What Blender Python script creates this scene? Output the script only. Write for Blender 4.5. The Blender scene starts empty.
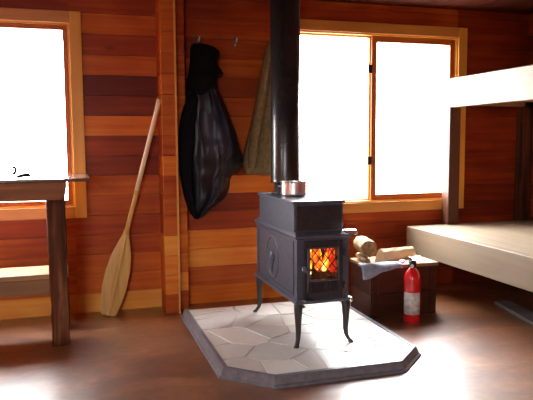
import bpy, bmesh, math, random
from mathutils import Vector, Matrix, noise
random.seed(7)
S = bpy.context.scene
C = S.collection
PI = math.pi

# ------------------------------------------------------------------ camera
F = 626.0
YAW, PIT, ROL, H = math.radians(17.0947), math.radians(5.301), math.radians(-0.35028), 1.1
cy, sy = math.cos(YAW), math.sin(YAW)
fw = Vector((sy, cy, 0)); rt = Vector((cy, -sy, 0)); up = Vector((0, 0, 1))
cp, sp = math.cos(PIT), math.sin(PIT)
f2 = fw * cp - up * sp; u2 = up * cp + fw * sp
cr, sr = math.cos(ROL), math.sin(ROL)
r3 = rt * cr + u2 * sr; u3 = u2 * cr - rt * sr
EYE = Vector((0, 0, H))
cam = bpy.data.cameras.new('camera'); co = bpy.data.objects.new('camera', cam); C.objects.link(co)
m = Matrix((r3, u3, -f2)).transposed().to_4x4(); m.translation = EYE
co.matrix_world = m
cam.sensor_width = 36; cam.lens = F / 533 * 36; cam.clip_start = .02
S.camera = co

def at(x, y, Y):
    """world point at depth Y seen at photo pixel x, y"""
    d = f2 + r3 * ((x - 266.5) / F) - u3 * ((y - 200) / F)
    return EYE + d * (Y / d.y)

# ------------------------------------------------------------------ mesh builder
class MB:
    def __init__(s): s.v = []; s.f = []; s.t = []; s.sm = []
    def add(s, vs, fs, tone=.5, smooth=False):
        o = len(s.v); s.v += [Vector(q) for q in vs]
        for q in fs: s.f.append([o + i for i in q]); s.t.append(tone); s.sm.append(smooth)
        return s
    def box(s, a, b, tone=.5):
        x0, y0, z0 = a; x1, y1, z1 = b
        return s.add([(x0,y0,z0),(x1,y0,z0),(x1,y1,z0),(x0,y1,z0),(x0,y0,z1),(x1,y0,z1),(x1,y1,z1),(x0,y1,z1)],
            [(0,3,2,1),(4,5,6,7),(0,1,5,4),(1,2,6,5),(2,3,7,6),(3,0,4,7)], tone)
    def loft(s, rings, cap=True, tone=.5, smooth=True, close=True):
        n = len(rings[0]); vs = [p for r in rings for p in r]; fs = []
        for i in range(len(rings) - 1):
            for j in range(n if close else n - 1):
                k = (j + 1) % n
                fs.append((i*n+j, i*n+k, (i+1)*n+k, (i+1)*n+j))
        o = len(s.v)
        s.add(vs, fs, tone, smooth)
        if cap:
            s.f.append([o + i for i in range(n)][::-1]); s.t.append(tone); s.sm.append(False)
            s.f.append([o + (len(rings)-1)*n + i for i in range(n)]); s.t.append(tone); s.sm.append(False)
        return s
    def lathe(s, c, prof, n=32, axis=(0,0,1), tone=.5, cap=True, smooth=True):
        ax = Vector(axis).normalized(); a = ax.orthogonal().normalized(); b = ax.cross(a); c = Vector(c)
        return s.loft([[c + ax*h + (a*math.cos(2*PI*i/n) + b*math.sin(2*PI*i/n))*r for i in range(n)] for r, h in prof], cap, tone, smooth)
    def tube(s, pts, rad, n=12, tone=.5, flat=None):
        pts = [Vector(p) for p in pts]; rings = []
        ref = None
        for i, p in enumerate(pts):
            t = (pts[min(i+1, len(pts)-1)] - pts[max(i-1, 0)]).normalized()
            if ref is None: ref = t.orthogonal().normalized()
            a = (ref - t * ref.dot(t)).normalized(); ref = a; b = t.cross(a)
            r = rad[i] if isinstance(rad, (list, tuple)) else rad
            rings.append([p + a*math.cos(2*PI*k/n)*r + b*math.sin(2*PI*k/n)*r for k in range(n)])
        return s.loft(rings, True, tone)
    def prism(s, poly, d, tone=.5):
        """poly: list of 3D points, d: extrusion vector"""
        n = len(poly); d = Vector(d); P = [Vector(p) for p in poly]
        return s.add(P + [p + d for p in P], [tuple(range(n))[::-1], tuple(range(n, 2*n))] +
            [(i, (i+1) % n, n + (i+1) % n, n + i) for i in range(n)], tone)
    def build(s, name, mat, parent=None, bevel=0, sub=0, seg=2):
        me = bpy.data.meshes.new(name)
        root = parent
        while root is not None and root.parent is not None: root = root.parent
        off = Vector(root.location) if root is not None else Vector((0, 0, 0))
        me.from_pydata([tuple(v - off) for v in s.v], [], s.f)
        me.polygons.foreach_set('use_smooth', s.sm)
        at_ = me.attributes.new('tone', 'FLOAT', 'FACE'); at_.data.foreach_set('value', s.t)
        bm = bmesh.new(); bm.from_mesh(me)
        bmesh.ops.recalc_face_normals(bm, faces=bm.faces); bm.to_mesh(me); bm.free()
        me.materials.append(mat)
        o = bpy.data.objects.new(name, me); C.objects.link(o)
        if parent is not None: o.parent = parent
        if bevel:
            b = o.modifiers.new('bevel', 'BEVEL'); b.width = bevel; b.segments = seg; b.limit_method = 'ANGLE'
        if sub:
            b = o.modifiers.new('sub', 'SUBSURF'); b.levels = sub; b.render_levels = sub
        return o

def tag(o, label=None, cat=None, group=None, kind=None):
    for k, v in (('label', label), ('category', cat), ('group', group), ('kind', kind)):
        if v: o[k] = v
    return o
def thing(name, label, cat, loc, group=None):
    o = bpy.data.objects.new(name, None); C.objects.link(o); o.location = loc; o.empty_display_size = .05
    return tag(o, label, cat, group)
def struct(o): o['kind'] = 'structure'; return o

# ------------------------------------------------------------------ materials
def new(name):
    mt = bpy.data.materials.new(name); mt.use_nodes = True
    nt = mt.node_tree; p = nt.nodes['Principled BSDF']
    return mt, nt, p
def N(nt, t, **k):
    n = nt.nodes.new(t)
    for a, b in k.items(): setattr(n, a, b)
    return n
def ramp(nt, fac, cols):
    r = N(nt, 'ShaderNodeValToRGB'); e = r.color_ramp.elements
    while len(e) < len(cols): e.new(.5)
    for q, (pos, c) in zip(e, cols): q.position = pos; q.color = (*c, 1)
    nt.links.new(fac, r.inputs[0]); return r.outputs[0]
def math_(nt, op, a, b=None, clamp=False):
    n = N(nt, 'ShaderNodeMath', operation=op, use_clamp=clamp)
    for i, q in enumerate((a, b)):
        if q is None: continue
        if isinstance(q, (int, float)): n.inputs[i].default_value = q
        else: nt.links.new(q, n.inputs[i])
    return n.outputs[0]
def wood(name, cols, rough=.4, axis=0, tonew=1.0, grain=.3, knots=True, knotcol=(.05,.012,.004), bump=.15, spec=.5, scale=1.0):
    """planed timber: per-board tone, grain along axis, knots"""
    mt, nt, p = new(name); L = nt.links
    tc = N(nt, 'ShaderNodeTexCoord')
    mp = N(nt, 'ShaderNodeMapping'); sc = [22*scale, 22*scale, 22*scale]; sc[axis] = 1.2*scale
    mp.inputs['Scale'].default_value = sc
    L.new(tc.outputs['Object'], mp.inputs[0])
    tn = N(nt, 'ShaderNodeAttribute', attribute_name='tone')
    off = N(nt, 'ShaderNodeVectorMath', operation='ADD'); L.new(mp.outputs[0], off.inputs[0])
    cmb = N(nt, 'ShaderNodeCombineXYZ')
    L.new(math_(nt, 'MULTIPLY', tn.outputs['Fac'], 37.0), cmb.inputs[axis]); L.new(cmb.outputs[0], off.inputs[1])
    n1 = N(nt, 'ShaderNodeTexNoise'); n1.inputs['Scale'].default_value = 1.6; n1.inputs['Detail'].default_value = 5
    L.new(off.outputs[0], n1.inputs['Vector'])
    n2 = N(nt, 'ShaderNodeTexNoise'); n2.inputs['Scale'].default_value = 2.2; n2.inputs['Detail'].default_value = 2
    L.new(tc.outputs['Object'], n2.inputs['Vector'])
    g = math_(nt, 'MULTIPLY', math_(nt, 'SUBTRACT', n1.outputs['Fac'], .5), grain * 2)
    g2 = math_(nt, 'MULTIPLY', math_(nt, 'SUBTRACT', n2.outputs['Fac'], .5), .5)
    t = math_(nt, 'MULTIPLY', math_(nt, 'SUBTRACT', tn.outputs['Fac'], .5), tonew)
    s = math_(nt, 'ADD', math_(nt, 'ADD', math_(nt, 'ADD', t, .5), g), g2, True)
    c = ramp(nt, s, cols)
    if knots:
        mk = N(nt, 'ShaderNodeMapping'); ks = [7, 7, 7]; ks[axis] = 3.2; mk.inputs['Scale'].default_value = ks
        L.new(tc.outputs['Object'], mk.inputs[0])
        v = N(nt, 'ShaderNodeTexVoronoi'); v.inputs['Scale'].default_value = 1.0; v.inputs['Randomness'].default_value = 1
        L.new(mk.outputs[0], v.inputs['Vector'])
        rv = N(nt, 'ShaderNodeSeparateColor'); L.new(v.outputs['Color'], rv.inputs[0])
        on = math_(nt, 'GREATER_THAN', rv.outputs[0], .72)
        near = N(nt, 'ShaderNodeMapRange'); near.inputs[1].default_value = .16; near.inputs[2].default_value = .05
        L.new(v.outputs['Distance'], near.inputs[0])
        k = math_(nt, 'MULTIPLY', math_(nt, 'MULTIPLY', near.outputs[0], on), .85)
        mx = N(nt, 'ShaderNodeMix', data_type='RGBA'); L.new(k, mx.inputs[0]); L.new(c, mx.inputs[6]); mx.inputs[7].default_value = (*knotcol, 1)
        c = mx.outputs[2]
    L.new(c, p.inputs['Base Color']); p.inputs['Roughness'].default_value = rough
    p.inputs['Specular IOR Level'].default_value = spec
    b = N(nt, 'ShaderNodeBump'); b.inputs['Strength'].default_value = bump; b.inputs['Distance'].default_value = .004
    L.new(n1.outputs['Fac'], b.inputs['Height']); L.new(b.outputs[0], p.inputs['Normal'])
    return mt
def plain(name, col, rough=.5, metal=0, var=.12, scale=12, bump=0, spec=.5, emit=None, coat=0):
    mt, nt, p = new(name); L = nt.links
    tc = N(nt, 'ShaderNodeTexCoord'); n = N(nt, 'ShaderNodeTexNoise'); n.inputs['Scale'].default_value = scale; n.inputs['Detail'].default_value = 4
    L.new(tc.outputs['Object'], n.inputs['Vector'])
    lo = [max(0, q*(1-var*1.6)) for q in col]; hi = [min(1, q*(1+var*1.6)) for q in col]
    L.new(ramp(nt, n.outputs['Fac'], [(.25, lo), (.75, hi)]), p.inputs['Base Color'])
    p.inputs['Roughness'].default_value = rough; p.inputs['Metallic'].default_value = metal; p.inputs['Specular IOR Level'].default_value = spec
    p.inputs['Coat Weight'].default_value = coat
    if bump:
        b = N(nt, 'ShaderNodeBump'); b.inputs['Strength'].default_value = bump; b.inputs['Distance'].default_value = .003
        L.new(n.outputs['Fac'], b.inputs['Height']); L.new(b.outputs[0], p.inputs['Normal'])
    return mt
def glass(name, pw=5.0):
    mt = bpy.data.materials.new(name); mt.use_nodes = True; nt = mt.node_tree; L = nt.links
    nt.nodes.remove(nt.nodes['Principled BSDF']); out = nt.nodes['Material Output']
    lw = N(nt, 'ShaderNodeLayerWeight'); fac = math_(nt, 'ADD', math_(nt, 'MULTIPLY', math_(nt, 'POWER', lw.outputs['Facing'], pw), .9), .02, True)
    t = N(nt, 'ShaderNodeBsdfTransparent'); g = N(nt, 'ShaderNodeBsdfGlossy'); g.inputs['Roughness'].default_value = .02
    mx = N(nt, 'ShaderNodeMixShader'); lw.inputs[0].default_value = .5; L.new(fac, mx.inputs[0]); L.new(t.outputs[0], mx.inputs[1]); L.new(g.outputs[0], mx.inputs[2])
    L.new(mx.outputs[0], out.inputs[0]); return mt

CEDAR = [(0.0, (.13,.014,.003)), (.3, (.34,.045,.005)), (.6, (.66,.155,.014)), (1.0, (.88,.42,.07))]
M_wall = wood('cedar_boards', CEDAR, rough=.45, axis=0, spec=.22, grain=.2, tonew=1.15, bump=.06)
M_post = wood('cedar_post', CEDAR, rough=.45, axis=0, spec=.22, grain=.2, bump=.06, knots=False)
M_cas = wood('fir_casing', [(0, (.58,.22,.025)), (1, (.85,.46,.08))], rough=.4, spec=.3, axis=2, knots=False)
M_sash = wood('stained_sash', [(0, (.30,.055,.008)), (1, (.58,.16,.022))], rough=.4, spec=.3, axis=2, knots=False)
M_ceil = wood('dark_ceiling_boards', [(0, (.035,.006,.003)), (1, (.085,.016,.005))], rough=.7, spec=.08, axis=1)
M_pine = wood('pale_pine', [(0, (.12,.078,.048)), (.5, (.23,.178,.122)), (1, (.32,.26,.182))], rough=.5, spec=.3, axis=1, knotcol=(.16,.08,.035), grain=.22)
M_pinep = wood('pine_post_wood', [(0, (.30,.17,.09)), (1, (.55,.38,.24))], rough=.5, axis=2, knotcol=(.16,.08,.035))
M_dpost = wood('shaded_bunk_post', [(0, (.05,.018,.010)), (1, (.16,.065,.035))], rough=.5, axis=2, spec=.25, knots=False)  # bunk post wood darkened: shade on its front face put into the colour
M_table = wood('dark_stained_table', [(0, (.08,.026,.007)), (.5, (.24,.085,.022)), (1, (.60,.28,.085))], rough=.5, axis=0, grain=.35, spec=.2)
M_leg = wood('rough_dark_post', [(0, (.016,.006,.003)), (.5, (.11,.034,.012)), (1, (.40,.17,.07))], rough=.65, axis=2, grain=.7, bump=.8, knots=False, spec=.2)
M_ttop = wood('table_top_wood', [(0, (.05,.026,.018)), (1, (.15,.08,.05))], rough=.16, axis=0, knots=False, spec=.9)
M_shelf = wood('worn_shelf_board', [(0, (.17,.085,.035)), (1, (.46,.28,.13))], rough=.55, spec=.2, axis=0, knotcol=(.05,.02,.01))
M_paddle = wood('paddle_wood', [(0, (.46,.23,.05)), (.5, (.70,.41,.12)), (1, (.86,.58,.21))], rough=.4, axis=2, grain=.45, knots=False, spec=.3)
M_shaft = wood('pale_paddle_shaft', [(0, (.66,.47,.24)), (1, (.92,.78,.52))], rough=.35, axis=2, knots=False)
M_iron = plain('grey_cast_iron', (.060,.068,.092), rough=.42, metal=0, var=.2, scale=60, bump=.08, spec=.6)
M_ironb = plain('black_cast_iron', (.020,.019,.021), rough=.45, var=.25, scale=70, bump=.1)
M_pipe = plain('black_stovepipe_steel', (.018,.017,.017), rough=.27, var=.3, scale=6, spec=.6)
M_chrome = plain('nickel', (.82,.80,.78), rough=.18, metal=1, var=.04)
M_steel = plain('stainless_steel', (.88,.87,.86), rough=.30, metal=1, var=.05)
M_hook = plain('pale_hook_metal', (.75,.70,.60), rough=.35)
M_black = plain('black_plastic', (.012,.012,.014), rough=.4)
M_red = plain('red_enamel', (.62,.012,.014), rough=.22, var=.06, coat=.5)
M_label = plain('paper_label', (.62,.60,.58), rough=.5, var=.22, scale=45)
M_chest = wood('dark_chest_boards', [(0, (.028,.008,.005)), (1, (.10,.028,.014))], rough=.5, spec=.2, axis=0)
M_bark = plain('log_bark', (.34,.19,.07), rough=.8, var=.5, scale=30, bump=.8)
M_split = wood('split_firewood', [(0, (.66,.45,.22)), (1, (.90,.76,.52))], rough=.6, axis=0, knots=False, bump=.5)
M_news = plain('newsprint', (.25,.28,.34), rough=.7, var=.3, scale=22)
M_pink = plain('pink_page', (.70,.06,.22), rough=.5, var=.15)
M_nylon = plain('black_nylon', (.009,.009,.014), rough=.40, var=.3, scale=9, spec=.35)
M_fleece = plain('black_wool', (.005,.004,.006), rough=.85, var=.3, scale=80, bump=.3, spec=.12)
M_greynyl = plain('dark_grey_nylon', (.018,.020,.036), rough=.42, var=.25, scale=9, spec=.35)
M_olive = plain('olive_canvas', (.19,.125,.045), rough=.8, var=.22, scale=40, bump=.2)
M_trim = plain('slate_grey_border', (.17,.175,.20), rough=.28, var=.18, scale=30)
M_glass = glass('window_glass')
M_plank = plain('weathered_grey_board', (.20,.19,.18), rough=.5, var=.3, scale=8)

def stone_mat():
    mt, nt, p = new('hearth_flagstone'); L = nt.links
    tc = N(nt, 'ShaderNodeTexCoord'); tn = N(nt, 'ShaderNodeAttribute', attribute_name='tone')
    n = N(nt, 'ShaderNodeTexNoise'); n.inputs['Scale'].default_value = 9; n.inputs['Detail'].default_value = 8; n.inputs['Roughness'].default_value = .65
    L.new(tc.outputs['Object'], n.inputs['Vector'])
    s = math_(nt, 'ADD', math_(nt, 'MULTIPLY', tn.outputs['Fac'], .75), math_(nt, 'MULTIPLY', math_(nt, 'SUBTRACT', n.outputs['Fac'], .4), .7), True)
    L.new(ramp(nt, s, [(0, (.48,.46,.42)), (.35, (.63,.62,.58)), (.7, (.76,.74,.69)), (1, (.80,.72,.56))]), p.inputs['Base Color'])
    p.inputs['Roughness'].default_value = .36; p.inputs['Specular IOR Level'].default_value = .8; p.inputs['Coat Weight'].default_value = .8; p.inputs['Coat Roughness'].default_value = .42; p.inputs['Coat IOR'].default_value = 1.6
    b = N(nt, 'ShaderNodeBump'); b.inputs['Strength'].default_value = .25; b.inputs['Distance'].default_value = .006
    L.new(n.outputs['Fac'], b.inputs['Height']); L.new(b.outputs[0], p.inputs['Normal'])
    return mt
M_stone = stone_mat()

def floor_mat():
    mt, nt, p = new('varnished_brown_floor'); L = nt.links
    tc = N(nt, 'ShaderNodeTexCoord')
    n = N(nt, 'ShaderNodeTexNoise'); n.inputs['Scale'].default_value = 2.1; n.inputs['Detail'].default_value = 8; n.inputs['Roughness'].default_value = .62; n.inputs['Distortion'].default_value = .8
    mp = N(nt, 'ShaderNodeMapping'); mp.inputs['Scale'].default_value = (1.0, 2.0, 1); L.new(tc.outputs['Object'], mp.inputs[0]); L.new(mp.outputs[0], n.inputs['Vector'])
    n3 = N(nt, 'ShaderNodeTexNoise'); n3.inputs['Scale'].default_value = 26; n3.inputs['Detail'].default_value = 4
    L.new(tc.outputs['Object'], n3.inputs['Vector'])
    s = math_(nt, 'ADD', math_(nt, 'MULTIPLY', n.outputs['Fac'], .8), math_(nt, 'MULTIPLY', n3.outputs['Fac'], .2))
    L.new(ramp(nt, s, [(.3, (.065,.020,.007)), (.45, (.145,.048,.016)), (.57, (.26,.095,.030)), (.70, (.40,.18,.065))]), p.inputs['Base Color'])
    rr = N(nt, 'ShaderNodeMapRange'); rr.inputs[3].default_value = .22; rr.inputs[4].default_value = .40
    L.new(n.outputs['Fac'], rr.inputs[0]); L.new(rr.outputs[0], p.inputs['Roughness'])
    p.inputs['Specular IOR Level'].default_value = .85; p.inputs['Coat Weight'].default_value = 1; p.inputs['Coat Roughness'].default_value = .48; p.inputs['Coat IOR'].default_value = 1.5
    b = N(nt, 'ShaderNodeBump'); b.inputs['Strength'].default_value = .12; b.inputs['Distance'].default_value = .004
    L.new(n3.outputs['Fac'], b.inputs['Height']); L.new(b.outputs[0], p.inputs['Normal'])
    return mt
M_floor = floor_mat()

def fire_mat():
    mt = bpy.data.materials.new('fire'); mt.use_nodes = True; nt = mt.node_tree; L = nt.links
    nt.nodes.remove(nt.nodes['Principled BSDF']); out = nt.nodes['Material Output']
    tc = N(nt, 'ShaderNodeTexCoord'); n = N(nt, 'ShaderNodeTexNoise'); n.inputs['Scale'].default_value = 26; n.inputs['Detail'].default_value = 3
    tn = N(nt, 'ShaderNodeAttribute', attribute_name='tone')
    L.new(tc.outputs['Object'], n.inputs['Vector'])
    s = math_(nt, 'ADD', math_(nt, 'MULTIPLY', math_(nt, 'SUBTRACT', n.outputs['Fac'], .5), 1.9), tn.outputs['Fac'], True)
    e = N(nt, 'ShaderNodeEmission'); L.new(ramp(nt, s, [(.1, (.25,.01,.004)), (.4, (.85,.09,.008)), (.65, (1,.42,.02)), (.9, (1,.85,.30))]), e.inputs[0])
    e.inputs[1].default_value = FIRE
    L.new(e.outputs[0], out.inputs[0]); return mt
FIRE = 2.2
M_fire = fire_mat()

# ------------------------------------------------------------------ room shell
WY = 4.154; XL, XR, YB, ZC = -1.6, 3.42, -1.7, 2.075
PITCH = .1275
def board_wall(name, mat, ax, pos, out, a0, a1, holes, thick=.16, tonefn=None):
    """stacked horizontal boards; ax = running axis, pos = face position, out = direction away from room"""
    mb = MB()
    def put(u0, u1, z0, z1, d0, d1, tone):
        lo, hi = sorted((pos + out*d0, pos + out*d1))
        if ax == 0: mb.box((u0, lo, z0), (u1, hi, z1), tone)
        else: mb.box((lo, u0, z0), (hi, u1, z1), tone)
    z = 1.91 - 15*PITCH
    rows = []
    while z < ZC - .001:
        rows.append((max(z, 0), min(z + PITCH, ZC))); z += PITCH
    for i, (z0, z1) in enumerate(rows):
        if z1 - z0 < .01: continue
        k = 14 - i                                  # row number from the top
        cuts = {z0, z1}
        for h in holes:
            for q in (h[2], h[3]):
                if z0 < q < z1: cuts.add(q)
        cuts = sorted(cuts)
        # random butt joints
        joints = [a0 + (a1-a0)*random.random() for _ in range(0 if tonefn else 1)] + ([.6] if name == 'wall_front' else [])
        joints = sorted(set([a0, a1] + joints + [h[0] for h in holes] + [h[1] for h in holes]))
        segs = [(p, q) for p, q in zip(joints, joints[1:]) if q - p > .004]
        for p, q in segs:
            tone = tonefn(k, (p+q)/2) if tonefn else random.uniform(.2, .6)
            for c0, c1 in zip(cuts, cuts[1:]):
                if any(h[0] - .001 <= p and q <= h[1] + .001 and h[2] - .001 <= c0 and c1 <= h[3] + .001 for h in holes): continue
                g0 = .0011 if c0 == z0 else 0; g1 = .0011 if c1 == z1 else 0
                put(p, q, c0 + g0, c1 - g1, 0, .03, tone)
                put(p, q, c0, c1, .03, thick, .25)
    return struct(mb.build(name, mat, None))

LW = (-1.20, .0, .698, 1.839)       # left window opening
RW = (1.47, 2.785, .655, 1.868)     # right window opening
LT = {-1:.30,0:.52,1:.30,2:.52,3:.10,4:.20,5:.62,6:.22,7:.18,8:.42,9:.36,10:.30,11:.38,12:.50,13:.55,14:.82}
MT = {-1:.30,0:.34,1:.30,2:.36,3:.33,4:.35,5:.38,6:.36,7:.34,8:.34,9:.22,10:.30,11:.62,12:.60,13:.45,14:.60}
RT = {8:.60,9:.40,10:.30,11:.26,12:.26,13:.24,14:.24}
def ftone(k, x):
    j = random.uniform(-.05, .05)
    if x < .6: return LT.get(k, .3) + j
    if x < RW[0]: return MT.get(k, .3) + j
    if x < RW[1]: return RT.get(k, .34) + j
    return .12 + random.uniform(-.08, .1)
board_wall('wall_front', M_wall, 0, WY, 1, XL, XR, [LW, RW], tonefn=ftone)
FILL_REAR = (-1.5, -.75, 1.0, 1.85)           # invented window behind the camera, added for fill light
FILL_LEFT = (.7, 1.1, 1.15, 1.85)             # invented window in the left wall, added for fill light
board_wall('wall_back', M_wall, 0, YB, -1, XL, XR, [FILL_REAR])
board_wall('wall_left', M_wall, 1, XL, -1, YB-.16, WY+.16, [FILL_LEFT])
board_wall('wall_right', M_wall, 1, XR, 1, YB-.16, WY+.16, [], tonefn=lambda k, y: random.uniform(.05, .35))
struct(MB().box((XL-.16, YB-.16, -.12), (XR+.16, WY+.16, 0)).build('floor', M_floor))
mb = MB(); x = XL - .16
while x < XR + .16:
    mb.box((x, YB-.16, ZC), (min(x+.137, XR+.16), WY+.16, ZC+.1), random.uniform(.2, .7)); x += .14
mb.box((XL-.16, YB-.16, ZC+.1), (XR+.16, WY+.16, ZC+.2), .3)
struct(mb.build('ceiling', M_ceil))

def window_unit(name, hole, panes, cw=.073, front=True):
    """a casing round the hole, jambs, sashes and panes in the front wall"""
    x0, x1, z0, z1 = hole
    w = struct(thing(name, None, None, ((x0+x1)/2, WY, z0)))
    yf = WY - .022
    mb = MB()
    mb.box((x0-cw, yf, z0-cw), (x0, WY, z1+cw), .5); mb.box((x1, yf, z0-cw), (x1+cw, WY, z1+cw), .5)
    mb.build('side_casing', M_cas, w, bevel=.003)
    mb = MB(); mb.box((x0, yf, z1), (x1, WY, z1+cw), .35); mb.box((x0, yf, z0-cw), (x1, WY, z0), .45)
    mb.build('casing', M_casx, w, bevel=.003)
    mb = MB(); t = .012
    for a, b in (((x0, z0), (x0+t, z1)), ((x1-t, z0), (x1, z1)), ((x0+t, z1-t), (x1-t, z1)), ((x0+t, z0), (x1-t, z0+t))):
        mb.box((a[0], WY-.01, a[1]), (b[0], WY+.15, b[1]), .6)
    mb.build('jamb', M_cas, w)
    return w
M_casx = wood('fir_casing_across', [(0, (.45,.15,.02)), (1, (.78,.38,.08))], rough=.35, axis=0, knots=False)
def sash(w, x0, x1, z0, z1, fr, mat, y=WY+.03, d=.045, nm='sash'):
    mb = MB()
    mb.box((x0, y, z0), (x0+fr, y+d, z1)); mb.box((x1-fr, y, z0), (x1, y+d, z1))
    mb.box((x0+fr, y, z1-fr), (x1-fr, y+d, z1)); mb.box((x0+fr, y, z0), (x1-fr, y+d, z0+fr))
    s = mb.build(nm, mat, w, bevel=.003)
    MB().box((x0+fr-.005, y+d*.5-.002, z0+fr-.005), (x1-fr+.005, y+d*.5+.002, z1-fr+.005)).build('pane', M_glass, s)
    return s
w = window_unit('window_1', LW, None)
sash(w, LW[0]+.012, -.012, LW[2]+.012, LW[3]-.012, .028, M_sash, y=WY+.005)
w = window_unit('window_2', RW, None)
sash(w, RW[0]+.012, 2.083, RW[2]+.012, RW[3]-.012, .012, M_cas, nm='fixed_frame')
s = sash(w, 2.083, RW[1]-.012, RW[2]+.012, RW[3]-.012, .042, M_sash, y=WY+.01)
for zz in (1.62, .96):
    MB().box((2.052, WY+.0, zz-.03), (2.083, WY+.012, zz+.03)).build('hinge', M_black, s, bevel=.002)
# made-up windows out of view, added to fill the room with light
for nm, ax, h, pos, o in (('fill_window_3', 0, FILL_REAR, YB, 1), ('fill_window_4', 1, FILL_LEFT, XL, 1)):
    a0, a1, z0, z1 = h; mb = MB(); cw = .075
    for q in ((a0-cw, a0, z0-cw, z1+cw), (a1, a1+cw, z0-cw, z1+cw), (a0, a1, z1, z1+cw), (a0, a1, z0-cw, z0), ((a0+a1)/2-.025, (a0+a1)/2+.025, z0, z1)):
        if ax == 0: mb.box((q[0], pos, q[2]), (q[1], pos+.022, q[3]))
        else: mb.box((pos, q[0], q[2]), (pos+.022, q[1], q[3]))
    w = struct(mb.build(nm, M_cas))
    p = MB()
    if ax == 0: p.box((a0, pos-.06, z0), (a1, pos-.056, z1))
    else: p.box((pos-.06, a0, z0), (pos-.056, a1, z1))
    p.build('pane', M_glass, w)

# end of an old cross wall standing out from the boards: stacked timber ends
def stub(name, x0, x1, y0, tones):
    mb = MB()
    z = 0; rows = []
    for i in range(18):
        z0 = max(0, 1.91 + PITCH - (i)*PITCH); z1 = min(ZC, 1.91 + PITCH - (i-1)*PITCH)
        if z1 - z0 < .01: continue
        t = tones.get(i-1, .35)
        mb.box((x0, y0, z0+.001), (x1, WY, z1-.001), t)
        mb.box((x0+.004, y0+.004, z0), (x1-.004, WY, z1), .1)
    return struct(mb.build(name, M_post, bevel=.0015, seg=1))
stub('trim_1', .537, .622, 3.955, {-1:.42,0:.50,1:.46,2:.46,3:.40,4:.46,5:.42,6:.46,7:.40,8:.62,9:.35,10:.32,11:.34,12:.72,13:.62,14:.64})
stub('trim_2', .624, .700, 4.04, {-1:.30,0:.34,1:.32,2:.34,3:.36,4:.36,5:.36,6:.36,7:.40,8:.42,9:.42,10:.42,11:.44,12:.46,13:.46,14:.72})
MB().box((.6195, 3.945, 0), (.631, 4.05, ZC), .72).build('lit_edge_strip', M_casx)['kind'] = 'structure'  # thin paler strip: light on the stub's right edge put into colour
# a board across the wall below the coats
e0 = at(276, 184, 4.09).x
mb = MB(); zt, zb = at(250, 175, 4.09).z, at(250, 192.5, 4.09).z
mb.prism([(.705, 4.09, zb), (e0, 4.09, zb), (e0, 4.09, zb+.035), (e0-.03, 4.09, zt), (.705, 4.09, zt)], (0, .064, 0), .55)
struct(mb.build('trim_4', M_wall, bevel=.003))

# ------------------------------------------------------------------ hearth
hz = .048
hx0, hx1, hy0, hy1 = .645, 1.668, 2.606, 3.86
poly = [(.836, hy0), (1.473, hy0), (hx1-.02, 2.776), (hx1, hy1), (hx0, hy1), (hx0, 2.785)]
h = thing('hearth_pad', 'stone-paved hearth pad with clipped corners and grey border under the wood stove', 'hearth', ((hx0+hx1)/2, 3.2, 0))
def clip(pl, a, b):
    """keep the side of segment a-b to the left"""
    out = []
    for i in range(len(pl)):
        p, q = pl[i], pl[(i+1) % len(pl)]
        sd = lambda r: (b[0]-a[0])*(r[1]-a[1]) - (b[1]-a[1])*(r[0]-a[0])
        sp_, sq = sd(p), sd(q)
        if sp_ >= 0: out.append(p)
        if sp_ * sq < 0:
            t = sp_/(sp_-sq); out.append((p[0]+(q[0]-p[0])*t, p[1]+(q[1]-p[1])*t))
    return out
mb = MB(); mb.prism([(x, y, .0) for x, y in poly], (0, 0, hz-.006), .05)
# irregular flagstones: voronoi cells clipped to the pad
rnd = random.Random(11)
seeds = []
nx, ny = 6, 5
for j in range(ny):
    for i in range(nx):
        seeds.append((hx0 + (i+.5+rnd.uniform(-.4,.4)+(.12 if j % 2 else -.12))*(hx1-hx0)/nx, hy0 + (j+.5+rnd.uniform(-.42,.42))*(hy1-hy0)/ny))
inner = [(x + (1.15-x)*.022, y + (3.2-y)*.022) for x, y in poly]
for i, s_ in enumerate(seeds):
    cell = list(inner)
    for j, q in enumerate(seeds):
        if i == j or not cell: continue
        mx_, my_ = (s_[0]+q[0])/2, (s_[1]+q[1])/2; dx, dy = q[0]-s_[0], q[1]-s_[1]; l = math.hypot(dx, dy)
        mx_ -= dx/l*.0045; my_ -= dy/l*.0045
        cell = clip(cell, (mx_, my_), (mx_ - dy, my_ + dx))
    if len(cell) >= 3:
        t = rnd.uniform(.25, .95); dz = rnd.uniform(0, .004)
        c = (sum(p[0] for p in cell)/len(cell), sum(p[1] for p in cell)/len(cell))
        top = [(p[0]+(c[0]-p[0])*.025, p[1]+(c[1]-p[1])*.025, hz - .003 + dz*.6) for p in cell]
        n = len(cell)
        mb.add([(p[0], p[1], hz-.012) for p in cell] + top, [tuple(range(n, 2*n))] + [(k, (k+1) % n, n+(k+1) % n, n+k) for k in range(n)], t)
mb.build('flagstone_top', M_stone, h)
def border(pts):
    """moulded strip with a stepped face"""
    prof = [(-.016, 0), (.030, 0), (.030, .010), (.020, .016), (.014, .034), (.004, .050), (-.016, .050)]
    rings = []
    for i, p in enumerate(pts):
        ds = []
        if i > 0: ds.append(Vector((p[0]-pts[i-1][0], p[1]-pts[i-1][1])).normalized())
        if i < len(pts)-1: ds.append(Vector((pts[i+1][0]-p[0], pts[i+1][1]-p[1])).normalized())
        ns = [Vector((d.y, -d.x)) for d in ds]
        n = ns[0] if len(ns) == 1 else (ns[0]+ns[1]) / (1 + ns[0].dot(ns[1]))
        rings.append([(p[0]+n.x*o, p[1]+n.y*o, z) for o, z in prof])
    return MB().loft(rings, True, .5, False)
border([(hx0, hy1), (hx0, 2.785), (.836, hy0), (1.473, hy0), (hx1-.02, 2.776), (hx1, hy1)]).build('border', M_trim, h)

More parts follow.
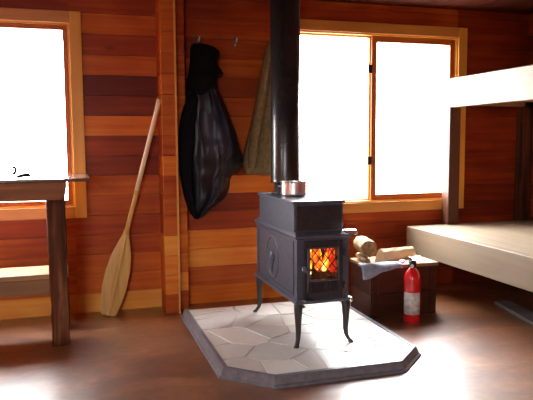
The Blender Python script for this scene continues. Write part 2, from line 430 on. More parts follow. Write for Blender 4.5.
# ------------------------------------------------------------------ stove
SX0, SX1, SY0, SY1 = 1.067, 1.352, 2.95, 3.68
hz2 = hz + .002
st = thing('wood_stove', 'dark grey cast iron wood stove with fire behind its mesh window, on stone hearth', 'stove', (1.21, 3.3, hz2))
t = .02
dx0, dx1, dz0, dz1 = 1.108, 1.308, .305, .592    # door opening
mb = MB()
mb.box((SX0, SY0, .285), (SX0+t, SY1, .605)); mb.box((SX1-t, SY0, .285), (SX1, SY1, .605))
mb.box((SX0+t, SY1-t, .285), (SX1-t, SY1, .605)); mb.box((SX0+t, SY0, .285), (SX1-t, SY1-t, .305))
mb.box((SX0+t, SY0, .592), (SX1-t, SY1-t, .605))
mb.box((SX0+t, SY0, .305), (dx0, SY0+t, .592)); mb.box((dx1, SY0, .305), (SX1-t, SY0+t, .592))
mb.build('firebox', M_iron, st)
MB().box((SX0-.014, SY0-.014, .272), (SX1+.014, SY1+.014, .292)).build('base_rim', M_iron, st, bevel=.006)
mb = MB()
mb.loft([[(a0, b0, z), (a1, b0, z), (a1, b1, z), (a0, b1, z)] for a0, b0, a1, b1, z in
   ((SX0-.006, SY0-.006, SX1+.006, SY1+.006, .605), (SX0-.013, SY0-.013, SX1+.013, SY1+.013, .613), (SX0-.013, SY0-.013, SX1+.013, SY1+.013, .624), (SX0, SY0+.02, SX1-.006, SY1-.03, .640))], True, .5, False)
mb.build('middle_ledge', M_iron, st, bevel=.003)
UX0, UX1, UY0, UY1 = 1.063, 1.336, 2.985, 3.60
mb = MB(); mb.box((UX0, UY0, .636), (UX1, UY1, .782))
mb.build('upper_chamber', M_iron, st, bevel=.004)
MB().box((UX0+.012, UY0-.005, .645), (UX1-.012, UY0, .772)).build('front_panel', M_ironb, st, bevel=.002)
MB().box((UX0-.010, UY0-.010, .782), (UX1+.010, UY1+.010, .797)).build('top_plate', M_iron, st, bevel=.004)
def leg(cx, cyy, ox, oy):
    mb = MB(); pts = []
    prof = [(.285, 0, .024, .022), (.24, .004, .022, .019), (.18, .004, .017, .014), (.12, .002, .014, .011), (.085, .008, .012, .010), (.065, .020, .012, .009), (hz2+.006, .030, .014, .008), (hz2, .032, .015, .008)]
    rings = []
    for z, o, a, b in prof:
        px, py = cx + ox*o, cyy + oy*o
        rings.append([(px + math.cos(2*PI*k/12)*a, py + math.sin(2*PI*k/12)*a, z) for k in range(12)])
    return mb.loft(rings)
for cx, cyy, ox, oy in ((SX0+.012, SY0+.012, -.6, -.6), (SX1-.012, SY0+.012, .8, -.6), (SX0+.012, SY1-.03, -.9, .6), (SX1-.012, SY1-.03, .9, .6)):
    leg(cx, cyy, ox, oy).build('leg', M_ironb, st)
# door with window, mesh, vents and latch
dy = SY0 - .016
gx0, gx1, gz0, gz1 = 1.131, 1.285, .396, .556
mb = MB()
mb.box((dx0-.006, dy, dz0-.006), (gx0, SY0-.001, dz1+.004)); mb.box((gx1, dy, dz0-.006), (dx1+.006, SY0-.001, dz1+.004))
mb.box((gx0, dy, gz1), (gx1, SY0-.001, dz1+.004)); mb.box((gx0, dy, dz0-.006), (gx1, SY0-.001, .335)); mb.box((gx0, dy, .382), (gx1, SY0-.001, gz0))
door = mb.build('door', M_ironb, st, bevel=.002)
mb = MB()
for a0, a1, b0, b1 in ((gx0-.008, gx0, gz0-.008, gz1+.008), (gx1, gx1+.008, gz0-.008, gz1+.008), (gx0, gx1, gz1, gz1+.008), (gx0, gx1, gz0-.008, gz0)):
    mb.box((a0, dy-.006, b0), (a1, dy, b1))
mb.build('window_rim', M_iron, door, bevel=.002)
mb = MB(); mb.box((gx0, dy+.004, .335), (gx1, SY0-.002, .382))
for i in range(9):
    xx = gx0 + .008 + i*(gx1-gx0-.016)/8.0
    mb.box((xx-.0045, dy-.003, .338), (xx+.0045, dy+.004, .379))
mb.build('vent_grate', M_ironb, door)
MB().box((gx0-.004, dy+.009, gz0-.004), (gx1+.004, dy+.012, gz1+.004)).build('glass', M_glass, door)
mb = MB(); yb = dy + .004
w_, h_ = gx1-gx0, gz1-gz0
for sgn in (1, -1):
    for i in range(-7, 8):
        c0 = i*.046
        # line x = gx0 + w/2 + c0 + sgn*k*(z - zc), k chosen for tall diamonds
        k = .8; zc = (gz0+gz1)/2
        zs = sorted([gz0, gz1]); pts = []
        za, zb_ = gz0, gz1
        xa = (gx0+gx1)/2 + c0 + sgn*k*(za-zc); xb = (gx0+gx1)/2 + c0 + sgn*k*(zb_-zc)
        # clip in x
        def cl(xa, za, xb, zb_):
            if max(xa, xb) <= gx0 or min(xa, xb) >= gx1: return None
            P = [(xa, za), (xb, zb_)]
            for q in (0, 1):
                for lim, f_ in ((gx0, -1), (gx1, 1)):
                    x_, z_ = P[q]
                    if (x_ - lim)*f_ > 0:
                        o_ = P[1-q]; tt = (lim - x_)/(o_[0]-x_); P[q] = (lim, z_ + (o_[1]-z_)*tt)
            return P
        P = cl(xa, za, xb, zb_)
        if P: mb.tube([(P[0][0], yb + sgn*.0012, P[0][1]), (P[1][0], yb + sgn*.0012, P[1][1])], .0028, 6)
mb.build('wire_mesh', M_ironb, door)
mb = MB(); mb.tube([(dx0+.008, dy-.004, dz0+.03), (dx0+.008, dy-.012, dz0+.05), (dx0+.008, dy-.012, dz1-.05), (dx0+.008, dy-.004, dz1-.03)], .005, 8)
mb.build('latch_bar', M_iron, door)
mb = MB(); mb.tube([(1.095, SY0, .462), (1.089, dy-.030, .462)], .006, 8)
mb.lathe((1.089, dy-.030, .462), [(.006, 0), (.014, .004), (.017, .014), (.014, .024), (.006, .030)], 16, (0,-1,0))
mb.build('door_knob', M_iron, door)
for zz in (.36, .53):
    mb = MB(); mb.lathe((dx1+.012, dy-.002, zz-.018), [(.007, 0), (.007, .036)], 12); mb.build('hinge', M_ironb, door)
# lever, screw, small knobs
mb = MB(); mb.tube([(SX1+.005, SY0+.0, .628), (SX1+.012, SY0-.03, .634), (SX1+.022, SY0-.05, .634)], [.008, .010, .012], 10); mb.box((SX1-.035, SY0-.055, .634), (SX1+.022, SY0-.018, .650)); mb.build('draught_lever', M_chrome, st, bevel=.003)
mb = MB(); mb.lathe((SX1+.004, SY0-.012, .281), [(.010, 0), (.013, .004), (.013, .012), (.006, .018)], 12, (.5,-1,0)); mb.build('screw_knob', M_chrome, st)
mb = MB(); mb.lathe((SX0+.02, SY1-.13, .635), [(.012, 0), (.010, .02), (.014, .03), (.012, .04), (.004, .046)], 12); mb.build('lifting_knob', M_iron, st)
mb = MB(); mb.prism([(SX0+.02, SY0-.012, .29), (SX0+.09, SY0-.012, .29), (SX0+.075, SY0-.05, .29), (SX0+.03, SY0-.05, .29)], (0, 0, .008)); mb.build('ash_lip', M_iron, st, bevel=.002)
# relief oval on the side plate
mb = MB(); cyo, czo = 3.36, .447
ring = []
for k in range(48):
    a = 2*PI*k/48; yv, zv = math.cos(a), math.sin(a)
    ring.append([(SX0-d, cyo+yv*q*.115, czo+zv*q*.125) for q, d in ((1.0, -.002), (.97, .004), (.90, .004), (.86, -.002))])
ring.append(ring[0]); mb.loft(ring, False)
random.seed(5)
for k in range(5):
    a = PI*(.1 + .2*k); mb.tube([(SX0-.0015, cyo, czo-.05), (SX0-.003, cyo+math.cos(a)*.03, czo-.01+math.sin(a)*.02), (SX0-.001, cyo+math.cos(a)*.052, czo+.0+math.sin(a)*.05)], [.006, .008, .002], 8)
mb.tube([(SX0-.001, cyo, czo-.085), (SX0-.003, cyo, czo-.03), (SX0-.003, cyo, czo+.02)], [.005, .007, .004], 8)
for yy in (SY0+.05, SY1-.05):
    mb.box((SX0-.004, yy-.004, .31), (SX0+.002, yy+.004, .59))
mb.box((SX0-.004, SY0+.05, .582), (SX0+.002, SY1-.05, .590)); mb.box((SX0-.004, SY0+.05, .306), (SX0+.002, SY1-.05, .314))
mb.build('side_relief', M_iron, st)

# stovepipe
pc = (1.195, 3.50)
sp_ = thing('stovepipe', 'tall black steel stovepipe rising from the back of the stove', 'pipe', (pc[0], pc[1], .797))
MB().lathe((*pc, .797), [(.082, 0), (.082, .008), (.066, .012), (.066, .070)], 40).build('flue_collar', M_ironb, sp_)
mb = MB(); mb.lathe((*pc, .862), [(.0885, 0), (.0885, .006), (.0865, .008), (.0865, .02), (.0865, ZC-.862-.001)], 48); mb.build('pipe_section', M_pipe, sp_)

# pot
pt = thing('cooking_pot', 'small shiny stainless steel pot on top of the stove in front of the pipe', 'pot', (1.182, 3.318, .797))
pcx = (1.182, 3.318, .797)
MB().lathe(pcx, [(.064, 0), (.070, .003), (.074, .010), (.074, .014), (.074, .074), (.074, .077), (.078, .080), (.078, .083), (.071, .082), (.071, .078), (.071, .016), (.071, .012), (.05, .006)], 40).build('pot_body', M_steel, pt)
ang0 = -.15
for a in (ang0, ang0+PI):
    mb = MB()
    d = Vector((math.cos(a), math.sin(a), 0)); s2 = Vector((-d.y, d.x, 0)); b0 = Vector(pcx) + d*.073 + Vector((0, 0, .055))
    mb.tube([b0 + s2*.018, b0 + s2*.016 + d*.012, b0 - s2*.016 + d*.012, b0 - s2*.018], .0025, 8)
    mb.build('pot_handle', M_steel, pt)

# fire inside
def log(name, label, a, b, r, mat, endmat, cat='log', group=None, wob=.12, split=0, seed=0):
    rr = random.Random(seed); a, b = Vector(a), Vector(b); ax = (b-a).normalized()
    e1 = ax.cross(Vector((0, 0, 1))).normalized(); e2 = e1.cross(ax); n = 20
    base = [r*(1 + wob*rr.uniform(-1, 1)) for _ in range(n)]
    if split:
        for k in range(n):
            an = 2*PI*k/n
            c_ = math.cos(an - split)
            if c_ > .15: base[k] = min(base[k], r*.25/c_ if c_ > .25 else base[k])
    rings = []
    for i in range(7):
        q = i/6; c = a.lerp(b, q)
        rings.append([c + (e1*math.cos(2*PI*k/n) + e2*math.sin(2*PI*k/n))*base[k]*(1+rr.uniform(-.03,.03)) for k in range(n)])
    root = thing(name, label, cat, (a+b)/2 - Vector((0,0,r)), group)
    MB().loft(rings, False, .5, not split).build('bark' if not split else 'split_wood', mat, root)
    MB().prism(rings[0], ax*-.001, .6).build('cut_end', endmat, root)
    MB().prism(rings[-1], ax*.001, .6).build('cut_end', endmat, root)
    return root
M_char = plain('charred_wood', (.03,.012,.008), rough=.9, var=.5, scale=40, bump=.6)
zb_ = .308
log('burning_log', 'charred log burning low in the stove, lying along the left side of the fire', (1.165, 2.99, .366), (1.18, 3.45, .366), .032, M_char, M_char, seed=1)
log('burning_log', 'charred log burning on the right side of the fire inside the stove', (1.265, 2.99, .366), (1.25, 3.45, .366), .032, M_char, M_char, seed=2)
mb = MB(); rf = random.Random(4)
for k in range(26):
    fx = rf.uniform(1.115, 1.305); fy = rf.uniform(3.0, 3.13)
    left = (1.305 - fx)/.19
    hgt = rf.uniform(.08, .2) * (.75 + .4*left); z0 = rf.uniform(.404, .44) ; rad = rf.uniform(.014, .028)
    hgt = min(hgt, .582 - z0)
    pts = []; rads = []
    for i in range(7):
        q = i/6; pts.append((fx + math.sin(q*3+k)*.012*q, fy + math.cos(q*2.5+k*2)*.01*q, z0 + q*hgt)); rads.append(rad*(.55+1.1*q)*(1-q)**.8 + .0008)
    mb.tube(pts, rads, 8, tone=max(.1, min(.8, .25 + .42*left + rf.uniform(-.2, .15))))
fl = mb.build('flames', M_fire)
tag(fl, 'yellow and orange flames behind the mesh window of the stove', 'fire', kind='stuff')
mb = MB(); rf = random.Random(9)
mb.box((1.09, 2.975, .3055), (1.33, 3.5, .312), .15)
for k in range(60):
    c = (rf.uniform(1.1, 1.32), rf.uniform(2.985, 3.25), .312); r = rf.uniform(.007, .013)
    mb.lathe(c, [(r*.6, -.002), (r, r*.5), (r*.7, r*1.1), (r*.2, r*1.3)], 7, tone=rf.uniform(.0, .45))
tag(mb.build('embers', M_fire), 'bed of glowing embers on the floor of the stove firebox', 'embers', kind='stuff')

# ------------------------------------------------------------------ table by the left window
tb = thing('work_table', 'rough wooden table with dark post legs and low shelf before the left window', 'table', (-.6, 3.7, 0))
TX1, TX0 = .083, -1.32
mb = MB(); mb.box((TX0, 3.48, .895), (TX1, 3.98, .913)); mb.build('tabletop', M_ttop, tb, bevel=.005)
def apron(y0, y1):
    mb = MB(); xe = -.045; zt, zb = .895, .798
    pl = [(TX0+.1, zt), (xe, zt), (xe, zb+.04), (xe-.004, zb+.024), (xe-.014, zb+.012), (xe-.03, zb), (TX0+.1, zb)]
    mb.prism([(x, y0, z) for x, z in pl], (0, y1-y0, 0), .45); return mb
apron(3.495, 3.53).build('apron', M_table, tb, bevel=.003); apron(3.92, 3.955).build('apron', M_table, tb, bevel=.003)
def post_leg(x, y, lean, seed):
    rr = random.Random(seed); rings = []
    for i in range(15):
        z = .798*i/14; c = x + lean*(1 - i/14)
        base = [(-.043,-.036),(-.015,-.04),(.015,-.039),(.043,-.037),(.046,-.012),(.045,.013),(.043,.037),(.014,.04),(-.014,.041),(-.043,.037),(-.046,.012),(-.045,-.013)]
        rings.append([(c + a + rr.uniform(-.004, .004), y + b + rr.uniform(-.004, .004), z) for a, b in base])
    return MB().loft(rings, True, .45)
for x, y, l, s_ in ((-.102, 3.55, .006, 1), (-.102, 3.91, .004, 2), (-1.17, 3.55, 0, 3), (-1.17, 3.91, 0, 4)):
    post_leg(x, y, l, s_).build('leg', M_leg, tb)
mb = MB(); mb.box((-1.22, 3.595, .355), (-.050, 3.865, .382), .7); mb.build('low_shelf', M_shelf, tb, bevel=.003)
mb = MB(); mb.box((-1.19, 3.592, .272), (-.145, 3.628, .355), .25); mb.build('shelf_rail', M_shelf, tb, bevel=.003)
# on the table
g = at(6, 177, 3.75)
gl = thing('glass_mug', 'clear glass mug with dark handle on the table before the left window', 'mug', (g.x, 3.75, .913))
MB().lathe((g.x, 3.75, .913), [(.030, 0), (.033, .002), (.034, .006), (.038, .080), (.0382, .085), (.036, .085), (.0355, .080), (.031, .012), (.030, .010), (.004, .008)], 32).build('tumbler', glass('drinking_glass_clear', 1.6), gl)
mb = MB(); hx = g.x + .037
mb.tube([(hx-.001, 3.745, .966), (hx+.010, 3.742, .970), (hx+.016, 3.741, .958), (hx+.013, 3.741, .944), (hx+.009, 3.742, .936), (hx-.001, 3.745, .932)], [.006, .0075, .008, .0075, .0085, .006], 12)
mb.build('handle', M_black, gl)
u0, u1 = at(17, 177, 3.60), at(29, 176, 3.60); mb = MB()
mb.tube([(u0.x, 3.58, .9215), (u0.x+.014, 3.585, .925), (u0.x+.034, 3.59, .930), (u1.x-.006, 3.60, .930), (u1.x+.004, 3.605, .928)], [.008, .010, .0105, .0105, .009], 12)
tag(mb.build('utensil_handle', M_black), 'small dark curved handle lying on the table before the window', 'utensil')

# ------------------------------------------------------------------ paddle
pd = thing('canoe_paddle', 'pale wooden canoe paddle leaning upright against the board wall', 'paddle', (.18, 4.04, 0))
b0 = Vector((.178, 4.02, .006)); n0 = at(126.5, 232, 4.06); t0 = at(160.8, 99, 3.99); t0.x = min(t0.x, .528)
axis_ = (n0 - b0).normalized(); side = axis_.cross(Vector((0, -1, 0))).normalized(); nrm = side.cross(axis_)
if nrm.y > 0: nrm = -nrm; 
Lb = (n0 - b0).length
rings = []
for q, hw, th in ((0, .038, .004), (.03, .052, .005), (.15, .066, .007), (.35, .078, .009), (.55, .076, .011), (.72, .062, .012), (.85, .042, .013), (.95, .024, .014), (1.04, .015, .014)):
    c = b0 + axis_*(Lb*q); ring_ = []
    for k in range(40):
        a = 2*PI*k/40; rid = math.cos(a); zz = math.sin(a)
        tt = th*(.40 + 2.3*math.exp(-(rid/.14)**2)) if q < .95 else th
        ring_.append(c + side*rid*hw + nrm*zz*tt)
    rings.append(ring_)
MB().loft(rings).build('blade', M_paddle, pd)
mid = n0.lerp(t0, .32)
MB().tube([n0 - axis_*.02, n0.lerp(t0, .12), n0.lerp(t0, .24), mid], .0145, 16).build('throat', M_paddle, pd)
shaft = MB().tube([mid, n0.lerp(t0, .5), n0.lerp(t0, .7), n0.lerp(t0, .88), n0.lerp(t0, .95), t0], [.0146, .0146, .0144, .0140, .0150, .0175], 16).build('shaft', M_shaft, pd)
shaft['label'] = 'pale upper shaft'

# ------------------------------------------------------------------ hooks and coats
def hook(px, py, label):
    p = at(px, py, WY); x, z = p.x, p.z
    h_ = thing('coat_hook', label, 'hook', (x, WY, z), 'coat hooks on the board wall')
    MB().box((x-.007, WY-.004, z-.02), (x+.007, WY, z+.035)).build('back_plate', M_iron, h_, bevel=.002)
    mb = MB(); mb.tube([(x, WY-.003, z+.012), (x, WY-.03, z-.002), (x, WY-.052, z-.012), (x, WY-.062, z+.004), (x, WY-.06, z+.018)], [.004, .004, .004, .0045, .006], 8)
    mb.tube([(x, WY-.003, z-.012), (x, WY-.02, z-.03), (x, WY-.03, z-.022)], [.003, .003, .004], 8)
    mb.build('prong', M_hook, h_)
hook(197.5, 41, 'small metal coat hook above the hanging black jacket')
hook(234.5, 42, 'empty metal coat hook on the board wall between the two coats')
hook(283, 40, 'metal coat hook behind the stovepipe carrying the olive coat')

def drape(rows, y0, mat, name, parent, depth=.12, folds=5, amp=.016, seed=0, n=56):
    """cloth body hanging against the wall: rows of (left px, right px, y px), depth scale"""
    rr = random.Random(seed); ph = [rr.uniform(0, 6) for _ in range(4)]
    # resample
    def lerp(q):
        f_ = q*(len(rows)-1); i = min(int(f_), len(rows)-2); t_ = f_-i
        p0 = rows[max(i-1,0)]; p1 = rows[i]; p2 = rows[i+1]; p3 = rows[min(i+2,len(rows)-1)]
        return [.5*((2*b)+(-a+c)*t_+(2*a-5*b+4*c-d)*t_*t_+(-a+3*b-3*c+d)*t_**3) for a, b, c, d in zip(p0, p1, p2, p3)]
    rings = []; K = 44
    for i in range(K+1):
        q = i/K; r_ = lerp(q); l, rg, py = r_[:3]; dm = r_[3] if len(r_) > 3 else 1
        A = at(l, py, y0); B = at(rg, py, y0); z = A.z
        ring_ = []
        for k in range(n):
            u = k/(n//2) if k <= n//2 else (n-k)/(n//2)
            x = A.x + (B.x-A.x)*u
            s_ = max(0, math.sin(PI*min(max(u, 0), 1)))**.55
            if k <= n//2:
                f = sum(math.sin(u*PI*folds*(j+1)*.8 + ph[j] + q*(1.5+j*1.3) + .6*math.sin(q*5+j))/(j+1) for j in range(3))
                f += 1.2*noise.noise(Vector((u*4, q*7, seed*3.1)))
                y = y0 - (depth*dm*s_ + amp*f*min(1, s_)*(.3+.7*min(1, q*3)))
            else:
                y = y0 + .012*s_
            dz = .006*math.sin(u*9+ph[0])*(q**3)
            ring_.append((x, min(y, WY-.004), z + dz))
        rings.append(ring_)
    return MB().loft(rings).build(name, mat, parent)

jk = thing('black_jacket', 'black winter jacket with dark shiny nylon shell hanging from a wall hook', 'jacket', (.86, 4.1, at(200, 218, 4.09).z))
drape([(192,213,82,.7), (187.5,220,92,.85), (186,225,104,1), (184,230,117,1), (185,236,134,1.05), (184,240,150,1.1), (183,242.5,160,1.1), (186,240,170,1.0), (189,231,178,.9), (191,229,190,.8), (192,223,200,.7), (193,210,210,.5), (194,201,218,.25)], 4.08, M_nylon, 'shell', jk, depth=.11, folds=4, amp=.016, seed=3)
drape([(193,204,43.5,.25), (191,213,46,.6), (190,219,51,.8), (190,218,57,.9), (189.5,217,64,1), (188.5,221,70,1), (188,223.5,73.5,.8), (187.5,217,78,1), (187,217,90,1), (189,208,100,.5)], 4.09, M_fleece, 'hood', jk, depth=.12, folds=3, amp=.012, seed=5)
drape([(191,197,92,.4), (186,199,100,.9), (181,198,112,1), (178.5,196,128,1.05), (178,195,150,1), (179,193,170,.95), (181.5,193,188,.9), (185,194,202,.8), (190,197,213,.6), (193,197,218,.3)], 4.05, M_fleece, 'sleeve', jk, depth=.075, folds=2, amp=.008, seed=8, n=32)
drape([(204,213,84,.0), (201,219,98,.25), (199,226,116,.9), (199.5,231,134,1.1), (202,233,148,1.1), (204,232,158,.8), (207,228,163,.3)], 4.00, M_greynyl, 'front_flap', jk, depth=.055, folds=3, amp=.012, seed=12, n=40)
ct = thing('olive_coat', 'olive brown canvas coat hanging on the wall behind the stovepipe', 'coat', (1.33, 4.1, at(255, 175, 4.09).z))
drape([(268,292,42,.4), (265.5,296,50,.8), (262.5,297,62,1), (259,298,80,1), (255,298,102,1), (250.5,298,124,1), (245.5,298,144,1), (242.5,298,160,1), (243,298,170,.95), (245.5,297,175,.6)], 4.09, M_olive, 'coat_body', ct, depth=.09, folds=5, amp=.014, seed=21)
drape([(266,272,50,.5), (262,270,66,1), (257.5,267,92,1), (252.5,263,120,1), (248.5,259,145,1), (247.5,257,162,1), (249,256,168,.4)], 4.03, M_olive, 'coat_sleeve', ct, depth=.055, folds=2, amp=.006, seed=23, n=28)

# ------------------------------------------------------------------ wood chest and firewood
cx0, cx1, cy0, cy1 = 1.728, 2.19, 3.44, 3.73
ch = thing('firewood_chest', 'low dark brown wooden chest between the stove and the bunk with firewood on its lid', 'chest', ((cx0+cx1)/2, (cy0+cy1)/2, 0))
mb = MB()
for i in range(2):
    z0, z1 = .158*i, .158*(i+1)-.003
    mb.box((cx0, cy0, z0), (cx1, cy0+.02, z1), .4+.2*i); mb.box((cx0, cy1-.02, z0), (cx1, cy1, z1), .5)
    mb.box((cx0, cy0+.02, z0), (cx0+.02, cy1-.02, z1), .6-.2*i); mb.box((cx1-.02, cy0+.02, z0), (cx1, cy1-.02, z1), .4)
mb.box((cx0+.02, cy0+.02, .01), (cx1-.02, cy1-.02, .02))
mb.build('box_side', M_chest, ch, bevel=.002)
mb = MB(); mb.box((cx0-.008, cy0-.010, .313), (cx1+.008, cy1+.005, .334), .5); mb.build('lid', M_shelf, ch, bevel=.003)
for xx in (cx0+.012, cx1-.05):
    MB().box((xx, cy0-.008, .02), (xx+.038, cy0, .30), .35).build('corner_batten', M_chest, ch, bevel=.002)
zl = .334
log('firewood_log', 'thin dark stick of firewood lying under the round bark log on the chest', (1.735, 3.50, zl+.021), (1.775, 3.715, zl+.021), .018, M_bark, M_bark, 'firewood', 'firewood on the chest', seed=30)
log('firewood_log', 'round bark-covered firewood log lying end-on at the left of the chest lid', (1.742, 3.49, zl+.040+.060), (1.785, 3.70, zl+.040+.060), .052, M_bark, M_bark, 'firewood', 'firewood on the chest', seed=31, wob=.07)
def split_log(label, a, b, w, hgt):
    a, b = Vector(a), Vector(b); ax = (b-a).normalized(); sd = ax.cross(Vector((0, 0, 1))).normalized(); upv = Vector((0, 0, 1))
    root = thing('firewood_log', label, 'firewood', (a+b)/2, 'firewood on the chest'); rr = random.Random(3); rings = []
    sec = [(-.5, 0), (-.1, 0), (.35, .02), (.5, .2), (.46, .5), (.30, .80), (.08, 1.0), (-.12, .92), (-.34, .55)]
    for i in range(6):
        q = i/5; c = a.lerp(b, q); k = 1 - .18*q
        rings.append([c + sd*(u*w*k + rr.uniform(-.002, .002)) + upv*max(0, v*hgt*k + (rr.uniform(-.002, .002) if v > .1 else 0)) for u, v in sec])
    MB().loft(rings, False, .6, False).build('split_wood', M_split, root)
    MB().prism(rings[0], ax*-.001, .9).build('cut_end', M_split, root); MB().prism(rings[-1], ax*.001, .9).build('cut_end', M_split, root)
split_log('pale split firewood wedge lying lengthwise along the middle of the chest lid', (1.835, 3.53, zl+.001), (2.13, 3.655, zl+.001), .085, .088)
# folded newspaper hanging over the front edge
nw = thing('newspaper', 'grey folded newspaper with a pink edge drooping over the front of the chest lid', 'newspaper', (1.80, 3.44, zl))
rings = []; 
for i in range(13):
    q = i/12; x = 1.655 + .270*q
    droop = .060*(1-q)**1.4 + .012*max(0, math.sin(q*7))
    sec = []
    top = [(3.475, zl+.016), (3.445, zl+.016), (3.420, zl+.012), (3.402, zl+.004 - droop*.45), (3.396, zl-.008 - droop)]
    for yv, zv in top: sec.append((x, yv, zv + .003*math.sin(q*11 + yv*40)))
    bot = [(3.404, zl-.010-droop), (3.412, zl+.0005 - droop*.4), (3.426, zl+.002), (3.445, zl+.002), (3.475, zl+.002)]
    for yv, zv in bot: sec.append((x, yv if zv > zl else min(yv, 3.426), zv))
    rings.append(sec)
MB().loft(rings, True, .5, True).build('folded_pages', M_news, nw)
mb = MB()
mb.loft([[(1.925 + .022*q, 3.41 + yy, zl + .006 + .012*q + zz) for yy, zz in ((0, 0), (.05, 0), (.05, .012), (0, .012))] for q in (0, .5, 1)], True, .5, False)
mb.build('pink_edge', M_pink, nw, bevel=.002)

# ------------------------------------------------------------------ fire extinguisher
ex, ey = 1.945, 3.318; er = .052
fe = thing('fire_extinguisher', 'red fire extinguisher with white label standing on the floor before the dark chest', 'extinguisher', (ex, ey, 0))
MB().lathe((ex, ey, 0), [(.047, 0), (.050, .003), (.050, .016), (er, .020), (er, .255), (.050, .275), (.044, .298), (.033, .318), (.020, .330), (.018, .338)], 40).build('cylinder', M_red, fe)
mb = MB(); vd = math.atan2(-ey, -ex); rings = []
for i in range(17):
    a = vd + math.radians(-62 + 124*i/16) - .05
    rings.append([(ex+math.cos(a)*rr_, ey+math.sin(a)*rr_, z) for rr_, z in ((er+.0002, .055), (er+.0012, .055), (er+.0012, .190), (er+.0002, .190))])
mb.loft(rings).build('label_sheet', M_label, fe)
mb = MB(); mb.lathe((ex, ey, .338), [(.017, 0), (.023, .004), (.023, .030), (.018, .036), (.016, .044)], 20)
mb.tube([(ex-.012, ey-.008, .358), (ex-.040, ey-.022, .356)], [.009, .007], 12); mb.build('valve', M_black, fe)
mb = MB()
for z0, z1, l in ((.374, .380, .036), (.392, .402, .044)):
    mb.prism([(ex-.022, ey-.012, z0-.002), (ex-.022, ey+.012, z0-.002), (ex+l, ey+.004, z1+.0), (ex+l, ey-.020, z1)], (0, 0, .004))
mb.prism([(ex-.024, ey-.010, .372), (ex-.024, ey+.010, .372), (ex-.010, ey+.010, .372), (ex-.010, ey-.010, .372)], (0, 0, .030)); mb.build('lever', M_chrome, fe, bevel=.0012)
mb = MB(); mb.lathe((ex-.019, ey-.028, .352), [(.010, 0), (.011, .002), (.011, .006)], 16, (-.5,-.86,0)); mb.build('gauge', M_label, fe)

# ------------------------------------------------------------------ bunk bed
BX, BT, BY0 = 2.33, .476, 1.95
bk = thing('bunk_bed', 'pale pine bunk bed with wide lower platform and narrow upper bunk at the right wall', 'bunk bed', (2.9, 3.0, 0))
mb = MB(); mb.box((BX, BY0, .287), (BX+.04, 4.07, BT), .55); mb.build('lower_rail', M_pine, bk, bevel=.004)
mb = MB(); x = BX + .04
for i in range(8):
    x2 = BX + .04 + (XR-.004-BX-.04)*(i+1)/8
    mb.box((x+.0015, BY0, BT-.022), (x2-.0015, 4.07, BT), random.uniform(.35, .75)); x = x2
mb.build('lower_platform', M_pine, bk)
for yy in (2.2, 2.9, 3.5, 4.0): MB().box((BX+.04, yy, .33), (XR-.004, yy+.04, BT-.022), .3).build('joist', M_pinep, bk)
UX = 2.655; UZ0, UZ1 = 1.345, 1.553
mb = MB(); mb.box((UX, BY0, UZ0), (UX+.04, WY-.026, UZ1), .55); mb.build('upper_rail', M_pine, bk, bevel=.004)
mb = MB(); x = UX + .04
for i in range(5):
    x2 = UX + .04 + (XR-.004-UX-.04)*(i+1)/5
    mb.box((x+.0015, BY0, 1.40), (x2-.0015, WY-.026, 1.422), random.uniform(.3, .6)); x = x2
for yy in (2.2, 2.9, 3.5, 4.06): mb.box((UX+.04, yy, 1.36), (XR-.004, yy+.04, 1.40), .3)
mb.build('upper_platform', M_pinep, bk)
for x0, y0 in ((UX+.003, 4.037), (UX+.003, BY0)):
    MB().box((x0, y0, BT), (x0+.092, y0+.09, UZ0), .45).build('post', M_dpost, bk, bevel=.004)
for x0, y0 in ((BX+.05, 3.97), (BX+.05, BY0+.02), (XR-.10, 3.97), (XR-.10, BY0+.02)):
    MB().box((x0, y0, 0), (x0+.09, y0+.09, BT-.022), .35).build('leg', M_pinep, bk, bevel=.004)
MB().box((XR-.09, 4.06, BT), (XR-.004, WY-.002, 1.40), .2).build('corner_post', M_leg, bk, bevel=.003)
pa, pb = Vector((2.74, 3.50, 0)), Vector((2.62, 2.95, 0)); d = (pb-pa).normalized(); s2 = Vector((-d.y, d.x, 0))*.055
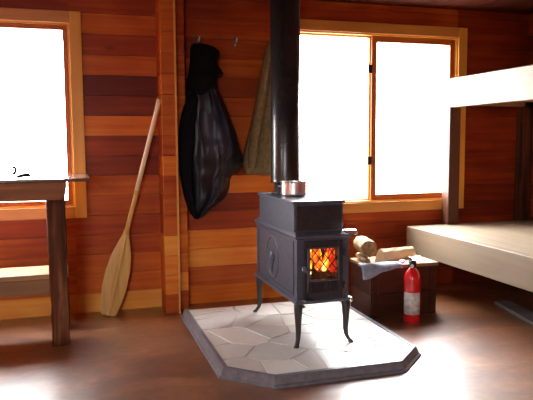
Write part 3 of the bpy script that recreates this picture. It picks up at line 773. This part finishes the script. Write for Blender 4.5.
tag(MB().prism([pa-s2, pb-s2, pb+s2, pa+s2], (0, 0, .022)).build('loose_plank', M_plank, bevel=.002), 'grey loose plank lying on the floor in the dark under the bunk bed', 'plank')

# ------------------------------------------------------------------ daylight
wd = bpy.data.worlds.new('sky'); S.world = wd; wd.use_nodes = True; nt = wd.node_tree
bg = nt.nodes['Background']
tc = N(nt, 'ShaderNodeTexCoord'); sx = N(nt, 'ShaderNodeSeparateXYZ'); nt.links.new(tc.outputs['Generated'], sx.inputs[0])
mr = N(nt, 'ShaderNodeMapRange'); mr.inputs[1].default_value = -.12; mr.inputs[2].default_value = .12
nt.links.new(sx.outputs[2], mr.inputs[0])
nt.links.new(ramp(nt, mr.outputs[0], [(0, (.27,.28,.29)), (1, (1.0,1.0,1.02))]), bg.inputs[0])
bg.inputs[1].default_value = 40.0
def portal(loc, rot, sx_, sy_):
    l = bpy.data.lights.new('window_portal', 'AREA'); l.shape = 'RECTANGLE'; l.size = sx_; l.size_y = sy_; l.cycles.is_portal = True
    o = bpy.data.objects.new('window_portal', l); C.objects.link(o); o.location = loc; o.rotation_euler = rot
portal(((LW[0]+LW[1])/2, WY+.17, (LW[2]+LW[3])/2), (-PI/2, 0, 0), LW[1]-LW[0], LW[3]-LW[2])
portal(((RW[0]+RW[1])/2, WY+.17, (RW[2]+RW[3])/2), (-PI/2, 0, 0), RW[1]-RW[0], RW[3]-RW[2])
portal(((FILL_REAR[0]+FILL_REAR[1])/2, YB-.17, (FILL_REAR[2]+FILL_REAR[3])/2), (PI/2, 0, 0), FILL_REAR[1]-FILL_REAR[0], FILL_REAR[3]-FILL_REAR[2])
portal((XL-.17, (FILL_LEFT[0]+FILL_LEFT[1])/2, (FILL_LEFT[2]+FILL_LEFT[3])/2), (0, -PI/2, 0), FILL_LEFT[3]-FILL_LEFT[2], FILL_LEFT[1]-FILL_LEFT[0])

vs = S.view_settings
vs.view_transform = 'Standard'; vs.look = 'None'; vs.gamma = 1; vs.use_curve_mapping = False; vs.exposure = .3
